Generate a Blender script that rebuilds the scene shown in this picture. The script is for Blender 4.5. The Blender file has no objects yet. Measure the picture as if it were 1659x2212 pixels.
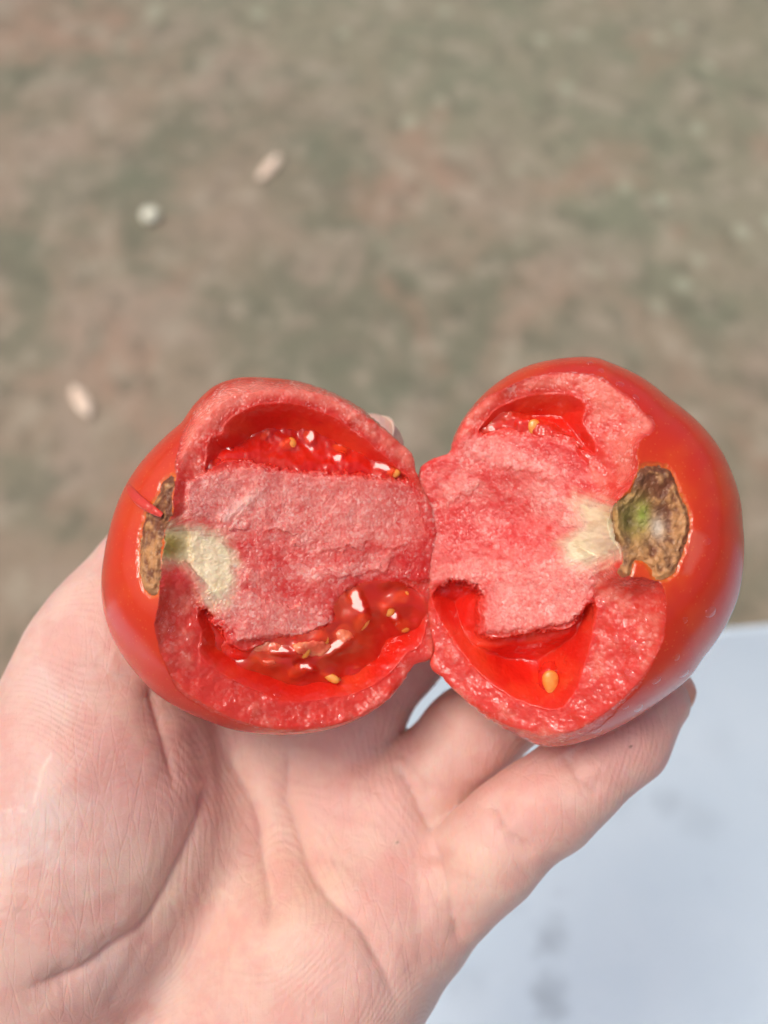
import bpy, math
import numpy as np
from mathutils import Matrix, Vector, Euler

# ------------------------------------------------------------------ camera, sky, sun, exposure
sc = bpy.context.scene
col = sc.collection
D = 180.0                       # mm, lens to the plane the hand and tomato are held in
S = 140.0 / 1659.0              # mm per unit of the 1659-wide drawing grid on that plane
PITCH = 55.0                    # degrees the lens looks down
CAMROT = Euler((math.radians(90 - PITCH), 0, 0)).to_matrix()
CAMLOC = Vector((0, 0, 1.50))
cam_d = bpy.data.cameras.new("camera")
cam = bpy.data.objects.new("camera", cam_d); col.objects.link(cam)
cam.location = CAMLOC
cam.rotation_euler = CAMROT.to_euler()
cam_d.sensor_fit = 'HORIZONTAL'; cam_d.sensor_width = 36.0
cam_d.lens = 18.0 / (70.0 / D)
cam_d.clip_start = 0.01; cam_d.clip_end = 400
cam_d.dof.use_dof = True
cam_d.dof.focus_distance = 0.172
cam_d.dof.aperture_fstop = 14.0
sc.camera = cam

w = bpy.data.worlds.new("World"); sc.world = w; w.use_nodes = True
nt = w.node_tree; nt.nodes.clear()
sky = nt.nodes.new('ShaderNodeTexSky'); sky.sky_type = 'NISHITA'; sky.sun_disc = False
SUN_EL, SUN_AZ = 68.0, -105.0    # azimuth: degrees from +Y (away from the lens), minus = left
sky.sun_elevation = math.radians(SUN_EL); sky.sun_rotation = math.radians(SUN_AZ)
sky.air_density = 0.6; sky.dust_density = 6.0; sky.ozone_density = 1.0
bg = nt.nodes.new('ShaderNodeBackground'); bg.inputs[1].default_value = 0.15
wo = nt.nodes.new('ShaderNodeOutputWorld')
nt.links.new(sky.outputs[0], bg.inputs[0]); nt.links.new(bg.outputs[0], wo.inputs[0])
sun_d = bpy.data.lights.new("sun", 'SUN'); sun_d.energy = 1.15; sun_d.angle = math.radians(20)
sun_d.color = (1.0, 0.94, 0.86)
sun = bpy.data.objects.new("sun", sun_d); col.objects.link(sun)
_e, _a = math.radians(SUN_EL), math.radians(SUN_AZ)
sdir = Vector((math.sin(_a) * math.cos(_e), math.cos(_a) * math.cos(_e), math.sin(_e)))
sun.rotation_euler = sdir.to_track_quat('Z', 'Y').to_euler()
sun.location = (0, 0, 3)
vs = sc.view_settings
vs.view_transform = 'Standard'; vs.look = 'None'; vs.gamma = 1.0; vs.use_curve_mapping = False
vs.exposure = -0.02
sc.cycles.max_bounces = 7; sc.cycles.transparent_max_bounces = 8; sc.cycles.use_adaptive_sampling = True; sc.cycles.adaptive_threshold = 0.05; sc.cycles.adaptive_min_samples = 16

# ------------------------------------------------------------------ frames and helpers
CENTRE = CAMLOC + CAMROT @ Vector((0, 0, -D / 1000))
M = Matrix.Translation(CENTRE) @ CAMROT.to_4x4()      # hand frame (metres) -> world

def P(px, py, z=0.0):
    """grid point at height z (mm, towards the eye) -> mm in the hand frame"""
    k = S * (D - z) / D
    return np.array([(px - 829.5) * k, (1106.0 - py) * k, z])

def proj(v):
    k = D / (D - v[:, 2]) / S
    return 829.5 + v[:, 0] * k, 1106.0 - v[:, 1] * k

def lin(r, g, b):
    f = lambda c: (c / 255 / 12.92) if c / 255 <= 0.04045 else ((c / 255 + 0.055) / 1.055) ** 2.4
    return np.array([f(r), f(g), f(b)])

def _hash(ix, iy, iz, seed):
    h = (ix.astype(np.uint32) * np.uint32(374761393) + iy.astype(np.uint32) * np.uint32(668265263)
         + iz.astype(np.uint32) * np.uint32(2147483647) + np.uint32((seed * 1274126177) & 0xffffffff))
    h = (h ^ (h >> np.uint32(13))) * np.uint32(1274126177)
    h = (h ^ (h >> np.uint32(16))) * np.uint32(2246822519)
    return h ^ (h >> np.uint32(15))

def noise(x, y, z=None, seed=0):
    """gradient noise, about -1..1"""
    x = np.asarray(x, dtype=np.float64); y = np.asarray(y, dtype=np.float64)
    z = np.zeros_like(x) if z is None else np.asarray(z, dtype=np.float64)
    x0, y0, z0 = np.floor(x), np.floor(y), np.floor(z)
    fx, fy, fz = x - x0, y - y0, z - z0
    u, v, t = [f * f * f * (f * (f * 6 - 15) + 10) for f in (fx, fy, fz)]
    x0, y0, z0 = [a.astype(np.int64) for a in (x0, y0, z0)]
    out = 0
    for dx in (0, 1):
        for dy in (0, 1):
            for dz in (0, 1):
                h = _hash(x0 + dx, y0 + dy, z0 + dz, seed)
                a = (h & np.uint32(1023)).astype(np.float64) / 1023 * 2 - 1
                b = ((h >> np.uint32(10)) & np.uint32(1023)).astype(np.float64) / 1023 * 2 - 1
                c = ((h >> np.uint32(20)) & np.uint32(1023)).astype(np.float64) / 1023 * 2 - 1
                g = a * (fx - dx) + b * (fy - dy) + c * (fz - dz)
                out = out + g * (u if dx else 1 - u) * (v if dy else 1 - v) * (t if dz else 1 - t)
    return out * 1.35

def fbm(x, y, scale, octaves=4, seed=0, gain=0.5):
    s, a, tot = 0, 1.0, 0
    for o in range(octaves):
        s = s + a * noise(x / scale * 2 ** o, y / scale * 2 ** o, seed=seed + o * 17); tot += a; a *= gain
    return s / tot * 1.4

def sstep(a, b, x):
    t = np.clip((x - a) / (b - a), 0, 1)
    return t * t * (3 - 2 * t)

def sdpoly(x, y, poly):
    """signed distance to a closed polygon, negative inside"""
    pts = np.asarray(poly, dtype=np.float64); n = len(pts)
    d = np.full(x.shape, 1e18); inside = np.zeros(x.shape, bool)
    for i in range(n):
        ax, ay = pts[i]; bx, by = pts[(i + 1) % n]
        ex, ey = bx - ax, by - ay; wx, wy = x - ax, y - ay
        t = np.clip((wx * ex + wy * ey) / (ex * ex + ey * ey + 1e-12), 0, 1)
        d = np.minimum(d, (wx - ex * t) ** 2 + (wy - ey * t) ** 2)
        c = (ay > y) != (by > y)
        xx = ax + (y - ay) / (ey if abs(ey) > 1e-9 else 1e-9) * ex
        inside ^= c & (x < xx)
    d = np.sqrt(d)
    return np.where(inside, -d, d)

def smooth_closed(poly, n=4):
    """Catmull-Rom through the points"""
    p = np.asarray(poly, dtype=float); out = []
    for i in range(len(p)):
        a, b, c, d = p[i - 1], p[i], p[(i + 1) % len(p)], p[(i + 2) % len(p)]
        for k in range(n):
            t = k / n
            out.append(0.5 * (2 * b + (c - a) * t + (2 * a - 5 * b + 4 * c - d) * t * t + (3 * b - a - 3 * c + d) * t ** 3))
    return np.array(out)

def smooth_open(poly, n=6):
    p = np.asarray(poly, dtype=float); out = []
    for i in range(len(p) - 1):
        a, b, c, d = p[max(i - 1, 0)], p[i], p[i + 1], p[min(i + 2, len(p) - 1)]
        for k in range(n):
            t = k / n
            out.append(0.5 * (2 * b + (c - a) * t + (2 * a - 5 * b + 4 * c - d) * t * t + (3 * b - a - 3 * c + d) * t ** 3))
    out.append(p[-1]); return np.array(out)

def mesh_obj(name, v_mm, faces, mat, parent=None, base=None, attrs=None, colour=None, smooth=True, matrix=None):
    """one mesh object; v_mm in the hand frame (mm); base = origin of the thing in that frame (mm)"""
    v = (np.asarray(v_mm, dtype=np.float64) - (base if base is not None else 0)) / 1000.0
    me = bpy.data.meshes.new(name)
    f = np.asarray(faces, dtype=np.int64)
    nf, k = f.shape
    me.vertices.add(len(v)); me.vertices.foreach_set('co', v.astype(np.float32).ravel())
    me.loops.add(nf * k); me.loops.foreach_set('vertex_index', f.astype(np.int32).ravel())
    me.polygons.add(nf); me.polygons.foreach_set('loop_start', (np.arange(nf) * k).astype(np.int32))
    me.update(calc_edges=True); me.validate(verbose=False)
    if smooth:
        me.polygons.foreach_set('use_smooth', np.ones(len(me.polygons), bool))
    if colour is not None:
        c = np.ones((len(v), 4), np.float32); c[:, :3] = np.clip(colour, 0, 1)
        at = me.color_attributes.new('Col', 'FLOAT_COLOR', 'POINT'); at.data.foreach_set('color', c.ravel())
    for an, av in (attrs or {}).items():
        at = me.attributes.new(an, 'FLOAT', 'POINT'); at.data.foreach_set('value', np.asarray(av, np.float32))
    if mat: me.materials.append(mat)
    o = bpy.data.objects.new(name, me); col.objects.link(o)
    if parent is not None: o.parent = parent
    if matrix is not None: o.matrix_world = matrix
    return o

def tag(o, label=None, cat=None, group=None, kind=None):
    if label: o['label'] = label
    if cat: o['category'] = cat
    if group: o['group'] = group
    if kind: o['kind'] = kind
    return o

def compact(v, f, extra):
    used = np.unique(f); remap = np.full(len(v), -1, np.int64); remap[used] = np.arange(len(used))
    return v[used], remap[f], [e[used] for e in extra]

# ------------------------------------------------------------------ materials
class NT:
    def __init__(self, name):
        self.m = bpy.data.materials.new(name); self.m.use_nodes = True
        self.t = self.m.node_tree; self.t.nodes.clear()
        self.out = self.n('ShaderNodeOutputMaterial')
    def n(self, kind, props=None, **ins):
        nd = self.t.nodes.new(kind)
        for k, v in (props or {}).items(): setattr(nd, k, v)
        for k, v in ins.items(): self.set(nd, k.replace('_', ' '), v)
        return nd
    def set(self, nd, key, v):
        s = nd.inputs[key]
        if isinstance(v, bpy.types.NodeSocket): self.t.links.new(v, s)
        elif isinstance(v, bpy.types.Node): self.t.links.new(v.outputs[0], s)
        else:
            if s.type == 'RGBA' and len(v) == 3: v = (*v, 1)
            s.default_value = v
    def math(self, op, a, b=0.5, c=None, clamp=False):
        nd = self.t.nodes.new('ShaderNodeMath'); nd.operation = op; nd.use_clamp = clamp
        for i, x in enumerate((a, b) if c is None else (a, b, c)):
            self.set(nd, i, x)
        return nd.outputs[0]
    def mix(self, fac, a, b, mode='MIX'):
        nd = self.t.nodes.new('ShaderNodeMix'); nd.data_type = 'RGBA'; nd.blend_type = mode
        for key, v in ((0, fac), (6, a), (7, b)): self.set(nd, key, v)
        return nd.outputs[2]
    def ramp(self, fac, lo, hi):
        nd = self.t.nodes.new('ShaderNodeMapRange'); nd.interpolation_type = 'SMOOTHSTEP'
        self.set(nd, 0, fac); nd.inputs[1].default_value = lo; nd.inputs[2].default_value = hi
        return nd.outputs[0]
    def noise(self, vec, scale, detail=4, rough=0.55, dist=0.0):
        nd = self.n('ShaderNodeTexNoise', Vector=vec, Scale=scale, Detail=detail, Roughness=rough, Distortion=dist)
        return nd.outputs[0]
    def vor(self, vec, scale, feature='F1', rand=1.0):
        nd = self.n('ShaderNodeTexVoronoi', {'feature': feature}, Vector=vec, Scale=scale, Randomness=rand)
        return nd.outputs[0]
    def attr(self, name):
        return self.n('ShaderNodeAttribute', {'attribute_name': name})
    def bump(self, h, strength, dist, normal=None):
        nd = self.n('ShaderNodeBump', Height=h, Strength=strength, Distance=dist)
        if normal is not None: self.set(nd, 'Normal', normal)
        return nd.outputs[0]
    def obj(self):
        return self.n('ShaderNodeTexCoord').outputs['Object']
    def done(self, shader):
        self.t.links.new(shader.outputs[0], self.out.inputs[0]); return self.m

def mat_flesh():
    t = NT('tomato_flesh'); o = t.obj(); c = t.attr('Col').outputs[0]
    grain = t.attr('grain').outputs['Fac']
    vn = t.n('ShaderNodeTexVoronoi', {'feature': 'F1'}, Vector=o, Scale=2100.0)
    v1, vc = vn.outputs['Distance'], vn.outputs['Color']
    v2 = t.vor(o, 2600.0); n1 = t.noise(o, 700.0, 3)
    hgt = t.math('ADD', t.math('MULTIPLY', v1, 0.9), t.math('ADD', t.math('MULTIPLY', v2, 0.4), t.math('MULTIPLY', n1, 0.9)))
    hgt = t.math('MULTIPLY', t.math('SUBTRACT', 1.8, hgt), grain)
    soft = t.bump(t.noise(o, 300.0, 3), 0.25, 0.0009)
    nb = t.bump(hgt, 0.35, 0.00020, soft)
    nc = t.bump(hgt, 0.85, 0.00042, t.bump(t.noise(o, 330.0, 2), 0.7, 0.0012))     # the film of juice over the juice cells
    cell = t.n('ShaderNodeSeparateColor', Color=vc)
    # juice cells run to clear red; random ones whitened as painted sparkle
    sparkle = t.math('MULTIPLY', t.ramp(cell.outputs[0], 0.55, 0.98), t.ramp(t.noise(o, 260.0, 4, 0.6), 0.36, 0.62))
    cc = t.mix(t.math('MULTIPLY', sparkle, t.math('MULTIPLY', grain, 0.50)), c, (0.95, 0.62, 0.54))
    clear = t.math('MULTIPLY', t.ramp(cell.outputs[1], 0.65, 1.0), grain)
    cc = t.mix(t.math('MULTIPLY', clear, 0.18), cc, (0.62, 0.05, 0.04))
    p = t.n('ShaderNodeBsdfPrincipled', Base_Color=cc, Roughness=0.25, Normal=nb,
            Subsurface_Weight=0.75, Subsurface_Radius=(1.0, 0.26, 0.17), Subsurface_Scale=0.0030,
            IOR=1.38, Coat_Weight=1.0, Coat_Roughness=0.05)
    t.set(p, 'Coat Normal', nc); t.set(p, 'Specular IOR Level', 0.15)
    return t.done(p)

def mat_skin_tomato():
    t = NT('tomato_skin'); o = t.obj(); c = t.attr('Col').outputs[0]
    sp = t.ramp(t.vor(o, 900.0), 0.10, 0.22)
    cc = t.mix(t.math('MULTIPLY', t.math('SUBTRACT', 1.0, sp), 0.16), c, (0.85, 0.28, 0.06))
    cc = t.mix(t.math('MULTIPLY', t.ramp(t.noise(o, 45.0, 3), 0.42, 0.7), 0.35), cc, (0.62, 0.040, 0.012))
    nb = t.bump(t.noise(o, 700.0, 3), 0.10, 0.0003)
    nb = t.bump(t.noise(o, 90.0, 2), 0.12, 0.001, nb)
    p = t.n('ShaderNodeBsdfPrincipled', Base_Color=cc, Roughness=0.26, Normal=nb,
            Subsurface_Weight=0.35, Subsurface_Radius=(1.0, 0.18, 0.08), Subsurface_Scale=0.0018,
            IOR=1.45, Coat_Weight=0.4, Coat_Roughness=0.08)
    return t.done(p)

def mat_scar():
    t = NT('corky_scar'); o = t.obj(); c = t.attr('Col').outputs[0]
    n1 = t.noise(o, 300.0, 5, 0.6); n2 = t.noise(o, 1300.0, 4)
    cc = t.mix(t.math('MULTIPLY', t.ramp(n1, 0.48, 0.68), 0.55), c, (0.10, 0.045, 0.032))
    cc = t.mix(t.math('MULTIPLY', t.ramp(n2, 0.54, 0.72), 0.40), cc, (0.50, 0.34, 0.20))
    nb = t.bump(t.math('ADD', n1, t.math('MULTIPLY', n2, 0.4)), 0.5, 0.0004)
    p = t.n('ShaderNodeBsdfPrincipled', Base_Color=cc, Roughness=0.45, Normal=nb, IOR=1.35)
    return t.done(p)

def mat_pith():
    t = NT('tomato_pith'); o = t.obj(); c = t.attr('Col').outputs[0]
    nb = t.bump(t.noise(o, 1100.0, 4), 0.5, 0.0002)
    nb = t.bump(t.noise(o, 350.0, 3), 0.3, 0.0005, nb)
    p = t.n('ShaderNodeBsdfPrincipled', Base_Color=c, Roughness=0.34, Normal=nb,
            Subsurface_Weight=0.4, Subsurface_Radius=(1.0, 0.7, 0.4), Subsurface_Scale=0.0012, IOR=1.38)
    return t.done(p)

def film(t, body, nb, ior, rough):
    """a clear glossy film over body; light leaving from below is not trapped"""
    gl = t.n('ShaderNodeBsdfGlossy', Roughness=rough)
    fr = t.n('ShaderNodeFresnel', IOR=ior)
    if nb is not None: t.set(gl, 'Normal', nb); t.set(fr, 'Normal', nb)
    back = t.n('ShaderNodeNewGeometry').outputs['Backfacing']
    fac = t.math('MULTIPLY', fr.outputs[0], t.math('SUBTRACT', 1.0, back))
    m2 = t.n('ShaderNodeMixShader'); t.set(m2, 0, fac); t.set(m2, 1, body); t.set(m2, 2, gl)
    return m2

def mat_gel(name, lo, hi, opac):
    t = NT(name); o = t.obj()
    nb = t.bump(t.noise(o, 260.0, 2, 0.4, 0.4), 0.16, 0.0010)
    tr = t.n('ShaderNodeBsdfTransparent', Color=(1.0, 0.46, 0.32))
    df = t.n('ShaderNodeBsdfPrincipled', Base_Color=t.mix(t.ramp(t.noise(o, 120.0, 2), 0.40, 0.66), lo, hi),
             Roughness=0.3, Normal=nb, Subsurface_Weight=0.5,
             Subsurface_Radius=(1, .3, .15), Subsurface_Scale=0.002)
    t.set(df, 'Specular IOR Level', 0.0)
    m1 = t.n('ShaderNodeMixShader'); t.set(m1, 0, opac); t.set(m1, 1, tr); t.set(m1, 2, df)
    return t.done(film(t, m1, nb, 1.55, 0.03))

def mat_seed():
    t = NT('tomato_seed'); o = t.obj()
    cc = t.mix(t.ramp(t.noise(o, 600.0, 3), 0.35, 0.65), (0.84, 0.27, 0.03), (0.90, 0.38, 0.07))
    nb = t.bump(t.noise(o, 2500.0, 3), 0.5, 0.0002)
    p = t.n('ShaderNodeBsdfPrincipled', Base_Color=cc, Roughness=0.3, Normal=nb, Subsurface_Weight=0.4,
            Subsurface_Radius=(1, .6, .2), Subsurface_Scale=0.001, Coat_Weight=0.5, Coat_Roughness=0.05)
    return t.done(p)

def mat_water():
    t = NT('water')
    return t.done(film(t, t.n('ShaderNodeBsdfTransparent', Color=(1, 1, 1)), None, 1.6, 0.02))

def mat_hand():
    t = NT('hand_skin'); o = t.obj(); c = t.attr('Col').outputs[0]
    ridge_d = t.attr('ridge').outputs['Fac']
    # mottling
    cc = t.mix(t.math('MULTIPLY', t.ramp(t.noise(o, 95.0, 5, 0.65), 0.42, 0.64), 0.75), c, (0.69, 0.375, 0.315))
    cc = t.mix(t.math('MULTIPLY', t.ramp(t.noise(o, 120.0, 4, 0.6, 0.3), 0.46, 0.70), 0.40), cc, (0.77, 0.565, 0.45))
    # friction ridges: contour lines of a slow field, about half a millimetre apart
    slow = t.noise(o, 22.0, 1, 0.4)
    ph = t.math('ADD', t.math('MULTIPLY', slow, 340.0), t.math('MULTIPLY', ridge_d, 1.0))
    ridge = t.math('SINE', ph, 0.0)
    # fine criss-cross lines
    mp = t.n('ShaderNodeMapping', Vector=o); mp.inputs['Rotation'].default_value = (0, 0, math.radians(-62)); mp.inputs['Scale'].default_value = (1.0, 0.16, 0.5)
    l1 = t.vor(mp.outputs[0], 420.0, 'DISTANCE_TO_EDGE')
    mp2 = t.n('ShaderNodeMapping', Vector=o); mp2.inputs['Rotation'].default_value = (0, 0, math.radians(25)); mp2.inputs['Scale'].default_value = (1.0, 0.20, 0.5)
    l2 = t.vor(mp2.outputs[0], 330.0, 'DISTANCE_TO_EDGE')
    lines = t.math('ADD', t.ramp(l1, 0.0, 0.07), t.math('MULTIPLY', t.ramp(l2, 0.0, 0.05), 0.6))
    fine = t.noise(o, 1600.0, 3)
    nb = t.bump(lines, 0.26, 0.00018)
    nb = t.bump(ridge, 0.26, 0.00009, nb)
    nb = t.bump(fine, 0.42, 0.00020, nb)
    nb = t.bump(t.noise(o, 160.0, 3), 0.15, 0.0006, nb)
    p = t.n('ShaderNodeBsdfPrincipled', Base_Color=cc, Roughness=0.46, Normal=nb,
            Subsurface_Weight=0.7, Subsurface_Radius=(1.0, 0.36, 0.20), Subsurface_Scale=0.0036, IOR=1.4)
    t.set(p, 'Specular IOR Level', 0.45)
    return t.done(p)

def mat_nail():
    t = NT('fingernail'); o = t.obj()
    p = t.n('ShaderNodeBsdfPrincipled', Base_Color=t.mix(t.noise(o, 300.0, 2), (0.70, 0.48, 0.38), (0.78, 0.58, 0.48)),
            Roughness=0.28, Subsurface_Weight=0.3, Subsurface_Radius=(1, .5, .4), Subsurface_Scale=0.001)
    return t.done(p)

def mat_ledge():
    t = NT('white_paint'); o = t.obj()
    n1 = t.noise(o, 9.0, 5, 0.6)
    cc = t.mix(t.ramp(n1, 0.35, 0.7), (0.67, 0.785, 0.85), (0.72, 0.825, 0.88))
    st = t.math('MULTIPLY', t.ramp(t.noise(o, 26.0, 5, 0.62, 0.5), 0.60, 0.78), 0.35)
    cc = t.mix(st, cc, (0.40, 0.46, 0.53))
    st2 = t.math('MULTIPLY', t.ramp(t.noise(o, 75.0, 4, 0.6), 0.66, 0.78), 0.4)
    cc = t.mix(st2, cc, (0.36, 0.40, 0.46))
    wob = t.n('ShaderNodeVectorMath', {'operation': 'SCALE'}); t.set(wob, 0, t.n('ShaderNodeTexNoise', Vector=o, Scale=60.0, Detail=3.0).outputs['Color']); wob.inputs['Scale'].default_value = 0.022
    wv = t.n('ShaderNodeVectorMath', {'operation': 'ADD'}); t.set(wv, 0, o); t.set(wv, 1, wob)
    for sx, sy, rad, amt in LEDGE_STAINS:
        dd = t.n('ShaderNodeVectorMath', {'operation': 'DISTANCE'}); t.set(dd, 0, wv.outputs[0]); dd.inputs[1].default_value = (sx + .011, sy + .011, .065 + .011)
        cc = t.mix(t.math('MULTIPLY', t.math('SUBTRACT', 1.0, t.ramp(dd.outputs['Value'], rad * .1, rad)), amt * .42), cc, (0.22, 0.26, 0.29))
    nb = t.bump(t.noise(o, 120.0, 5), 0.3, 0.001)
    p = t.n('ShaderNodeBsdfPrincipled', Base_Color=cc, Roughness=0.6, Normal=nb)
    return t.done(p)

def mat_ground():
    t = NT('mossy_concrete'); mpg = t.n('ShaderNodeMapping', Vector=t.obj()); mpg.inputs['Scale'].default_value = (1.0, 0.78, 1.0); mpg.inputs['Rotation'].default_value = (0, 0, 0.5); o = mpg.outputs[0]
    f = t.noise(o, 30.0, 6, 0.7); sp = t.n('ShaderNodeSeparateXYZ', Vector=t.obj())
    a = t.noise(o, 1.7, 4, 0.6, 0.8); b = t.noise(o, 4.2, 5, 0.6, 0.6)
    cc = t.mix(t.ramp(a, 0.40, 0.58), (0.176, 0.171, 0.114), (0.285, 0.225, 0.157))
    cc = t.mix(t.math('MULTIPLY', t.ramp(b, 0.46, 0.62), 0.70), cc, (0.328, 0.260, 0.194))
    cc = t.mix(t.math('MULTIPLY', t.ramp(t.noise(o, 3.3, 5, 0.6, 0.7), 0.50, 0.62), 0.60), cc, (0.157, 0.167, 0.110))
    far = t.math('ADD', t.math('MULTIPLY', sp.outputs[0], 0.9), t.math('ADD', sp.outputs[1], t.math('MULTIPLY', t.noise(o, 2.6, 4, 0.6, 0.6), 1.6)))
    cc = t.mix(t.math('MULTIPLY', t.ramp(far, 2.75, 3.35), 0.6), cc, (0.214, 0.225, 0.148))
    cc = t.mix(t.math('MULTIPLY', t.ramp(t.noise(o, 2.4, 4, 0.6, 0.5), 0.54, 0.66), 0.65), cc, (0.342, 0.218, 0.150))
    cc = t.mix(t.math('MULTIPLY', t.ramp(t.noise(o, 12.0, 6, 0.65), 0.50, 0.64), 0.55), cc, (0.380, 0.330, 0.245))
    cc = t.mix(t.math('MULTIPLY', t.ramp(t.noise(o, 15.0, 6, 0.65), 0.50, 0.66), 0.55), cc, (0.114, 0.109, 0.073))
    cc = t.mix(t.math('MULTIPLY', t.math('MULTIPLY', t.ramp(t.vor(o, 9.0), 0.26, 0.10), t.ramp(far, 2.6, 3.2)), 0.55), cc, (0.437, 0.456, 0.327))
    nb = t.bump(f, 0.5, 0.01)
    p = t.n('ShaderNodeBsdfPrincipled', Base_Color=cc, Roughness=0.85, Normal=nb)
    return t.done(p)

def mat_plain(name, a, b, scale=200.0, rough=0.7):
    t = NT(name); o = t.obj()
    cc = t.mix(t.ramp(t.noise(o, scale, 4), 0.35, 0.65), a, b)
    nb = t.bump(t.noise(o, scale * 3, 3), 0.4, 0.001)
    return t.done(t.n('ShaderNodeBsdfPrincipled', Base_Color=cc, Roughness=rough, Normal=nb))

FLESH, TSKIN, SCAR, PITH = mat_flesh(), mat_skin_tomato(), mat_scar(), mat_pith()
GEL = mat_gel('seed_gel', (0.80, 0.045, 0.020), (0.87, 0.10, 0.032), 0.50)
GELR = mat_gel('clear_red_gel', (0.80, 0.045, 0.025), (0.84, 0.08, 0.04), 0.30)
SEED, WATER, HSKIN, NAIL = mat_seed(), mat_water(), mat_hand(), mat_nail()
GROUND = mat_ground()

# ------------------------------------------------------------------ setting: ground and ledge
def ray_to(px, py, zplane):
    d = CAMROT @ Vector(tuple(np.array([(px - 829.5) * S, (1106 - py) * S, -D])))
    k = (zplane - CAMLOC.z) / d.z
    return CAMLOC + d * k

def build_ground():
    n = 90; g = np.sign(np.linspace(-1, 1, n)) * np.abs(np.linspace(-1, 1, n)) ** 3 * 120
    X, Y = np.meshgrid(g, g + 1.5, indexing='ij')
    Z = 0.006 * fbm(X.ravel(), Y.ravel(), 0.5, 3, seed=5)
    v = np.stack([X.ravel(), Y.ravel(), Z], 1) * 1000
    i, j = np.meshgrid(np.arange(n - 1), np.arange(n - 1), indexing='ij'); q = (i * n + j).ravel()
    o = mesh_obj('ground', v, np.stack([q, q + n, q + n + 1, q + 1], 1), GROUND)
    tag(o, 'blurred mossy concrete ground with pinkish and grey-green patches', 'ground', kind='structure')
build_ground()

def build_ledge():
    global LEDGE_STAINS
    import bmesh
    ztop = CAMLOC.z - 0.62
    a = ray_to(0, 1486, ztop); b = ray_to(1659, 1338, ztop)
    ang = math.atan2(b.y - a.y, b.x - a.x); mid = (a + b) / 2
    off = Matrix.Rotation(ang, 3, 'Z') @ Vector((0, -0.40, 0))
    LEDGE_STAINS = []
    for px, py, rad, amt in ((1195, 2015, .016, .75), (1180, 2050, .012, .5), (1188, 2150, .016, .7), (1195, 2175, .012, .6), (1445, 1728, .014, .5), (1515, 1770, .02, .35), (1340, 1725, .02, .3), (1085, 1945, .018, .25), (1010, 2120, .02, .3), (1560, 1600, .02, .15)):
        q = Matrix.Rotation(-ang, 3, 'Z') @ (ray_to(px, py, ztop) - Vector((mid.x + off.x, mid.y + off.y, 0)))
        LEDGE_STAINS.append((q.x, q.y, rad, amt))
    LEDGE = mat_ledge()
    bm = bmesh.new(); bmesh.ops.create_cube(bm, size=1.0)
    bmesh.ops.scale(bm, vec=(3.0, 0.80, 0.13), verts=bm.verts)
    bmesh.ops.bevel(bm, geom=bm.edges[:], offset=0.008, segments=4, affect='EDGES')
    me = bpy.data.meshes.new('coping'); bm.to_mesh(me); bm.free(); me.materials.append(LEDGE)
    for p in me.polygons: p.use_smooth = True
    root = bpy.data.objects.new('white_ledge', None); col.objects.link(root)
    root.rotation_euler = (0, 0, ang)
    off = Matrix.Rotation(ang, 3, 'Z') @ Vector((0, -0.40, 0))
    root.location = (mid.x + off.x, mid.y + off.y, 0)
    c = bpy.data.objects.new('coping', me); col.objects.link(c); c.parent = root; c.location = (0, 0, ztop - 0.065)
    bm = bmesh.new(); bmesh.ops.create_cube(bm, size=1.0)
    bmesh.ops.scale(bm, vec=(2.96, 0.72, ztop - 0.125), verts=bm.verts)
    me = bpy.data.meshes.new('base_wall'); bm.to_mesh(me); bm.free(); me.materials.append(LEDGE)
    c2 = bpy.data.objects.new('base_wall', me); col.objects.link(c2); c2.parent = root; c2.location = (0, -0.01, (ztop - 0.125) / 2)
    tag(root, 'pale bluish-white painted ledge with faint grey stains below the hand', 'ledge')
build_ledge()

def chip(name, px, py, size, ang, mat, label, cat, seed, curl=0.25):
    """a curled flake or a pebble lying on the ground (size in m)"""
    p = ray_to(px, py, 0.0)
    nu, nv = 15, 9; vs_, fs = [], []
    L, W_, T = size
    u, v = np.meshgrid(np.linspace(0, 2 * np.pi, 24, endpoint=False), np.linspace(0, np.pi, 13), indexing='ij')
    x = np.cos(u) * np.sin(v); y = np.sin(u) * np.sin(v); z = np.cos(v)
    r = 1 + 0.16 * noise(x.ravel() * 1.7, y.ravel() * 1.7, z.ravel() * 1.7, seed=seed).reshape(x.shape)
    x, y, z = x * r * L / 2, y * r * W_ / 2, z * r * T / 2
    z = z + curl * (x / (L / 2)) ** 2 * T + 0.5 * T
    vv = np.stack([x.ravel(), y.ravel(), z.ravel()], 1) * 1000
    i, j = np.meshgrid(np.arange(24), np.arange(12), indexing='ij')
    a = (i * 13 + j).ravel(); b = (((i + 1) % 24) * 13 + j).ravel()
    o = mesh_obj(name, vv, np.stack([a, b, b + 1, a + 1], 1), mat)
    o.location = (p.x, p.y, 0.004); o.rotation_euler = (0, 0, ang)
    return tag(o, label, cat)
CHIP = mat_plain('dry_husk', (0.80, 0.60, 0.45), (0.90, 0.74, 0.58), 60.0)
PEB = mat_plain('pale_stone', (0.78, 0.78, 0.60), (0.86, 0.86, 0.72), 80.0)
chip('dry_leaf_flake', 582, 367, (0.105, 0.027, 0.007), math.radians(68), CHIP, 'pale pinkish dry flake on the ground above the left tomato half', 'flake', 3)
chip('dry_leaf_flake', 178, 872, (0.090, 0.027, 0.007), math.radians(-60), CHIP, 'pale tan dry flake on the ground nearest the left picture edge', 'flake', 9)
chip('pale_pebble', 327, 476, (0.040, 0.046, 0.024), 0.0, PEB, 'small round pale pebble on the ground between the two dry flakes', 'pebble', 14, 0.0)

# ------------------------------------------------------------------ the hand (one continuous skin)
def v3(px, py, z): return P(px, py, z)

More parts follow.
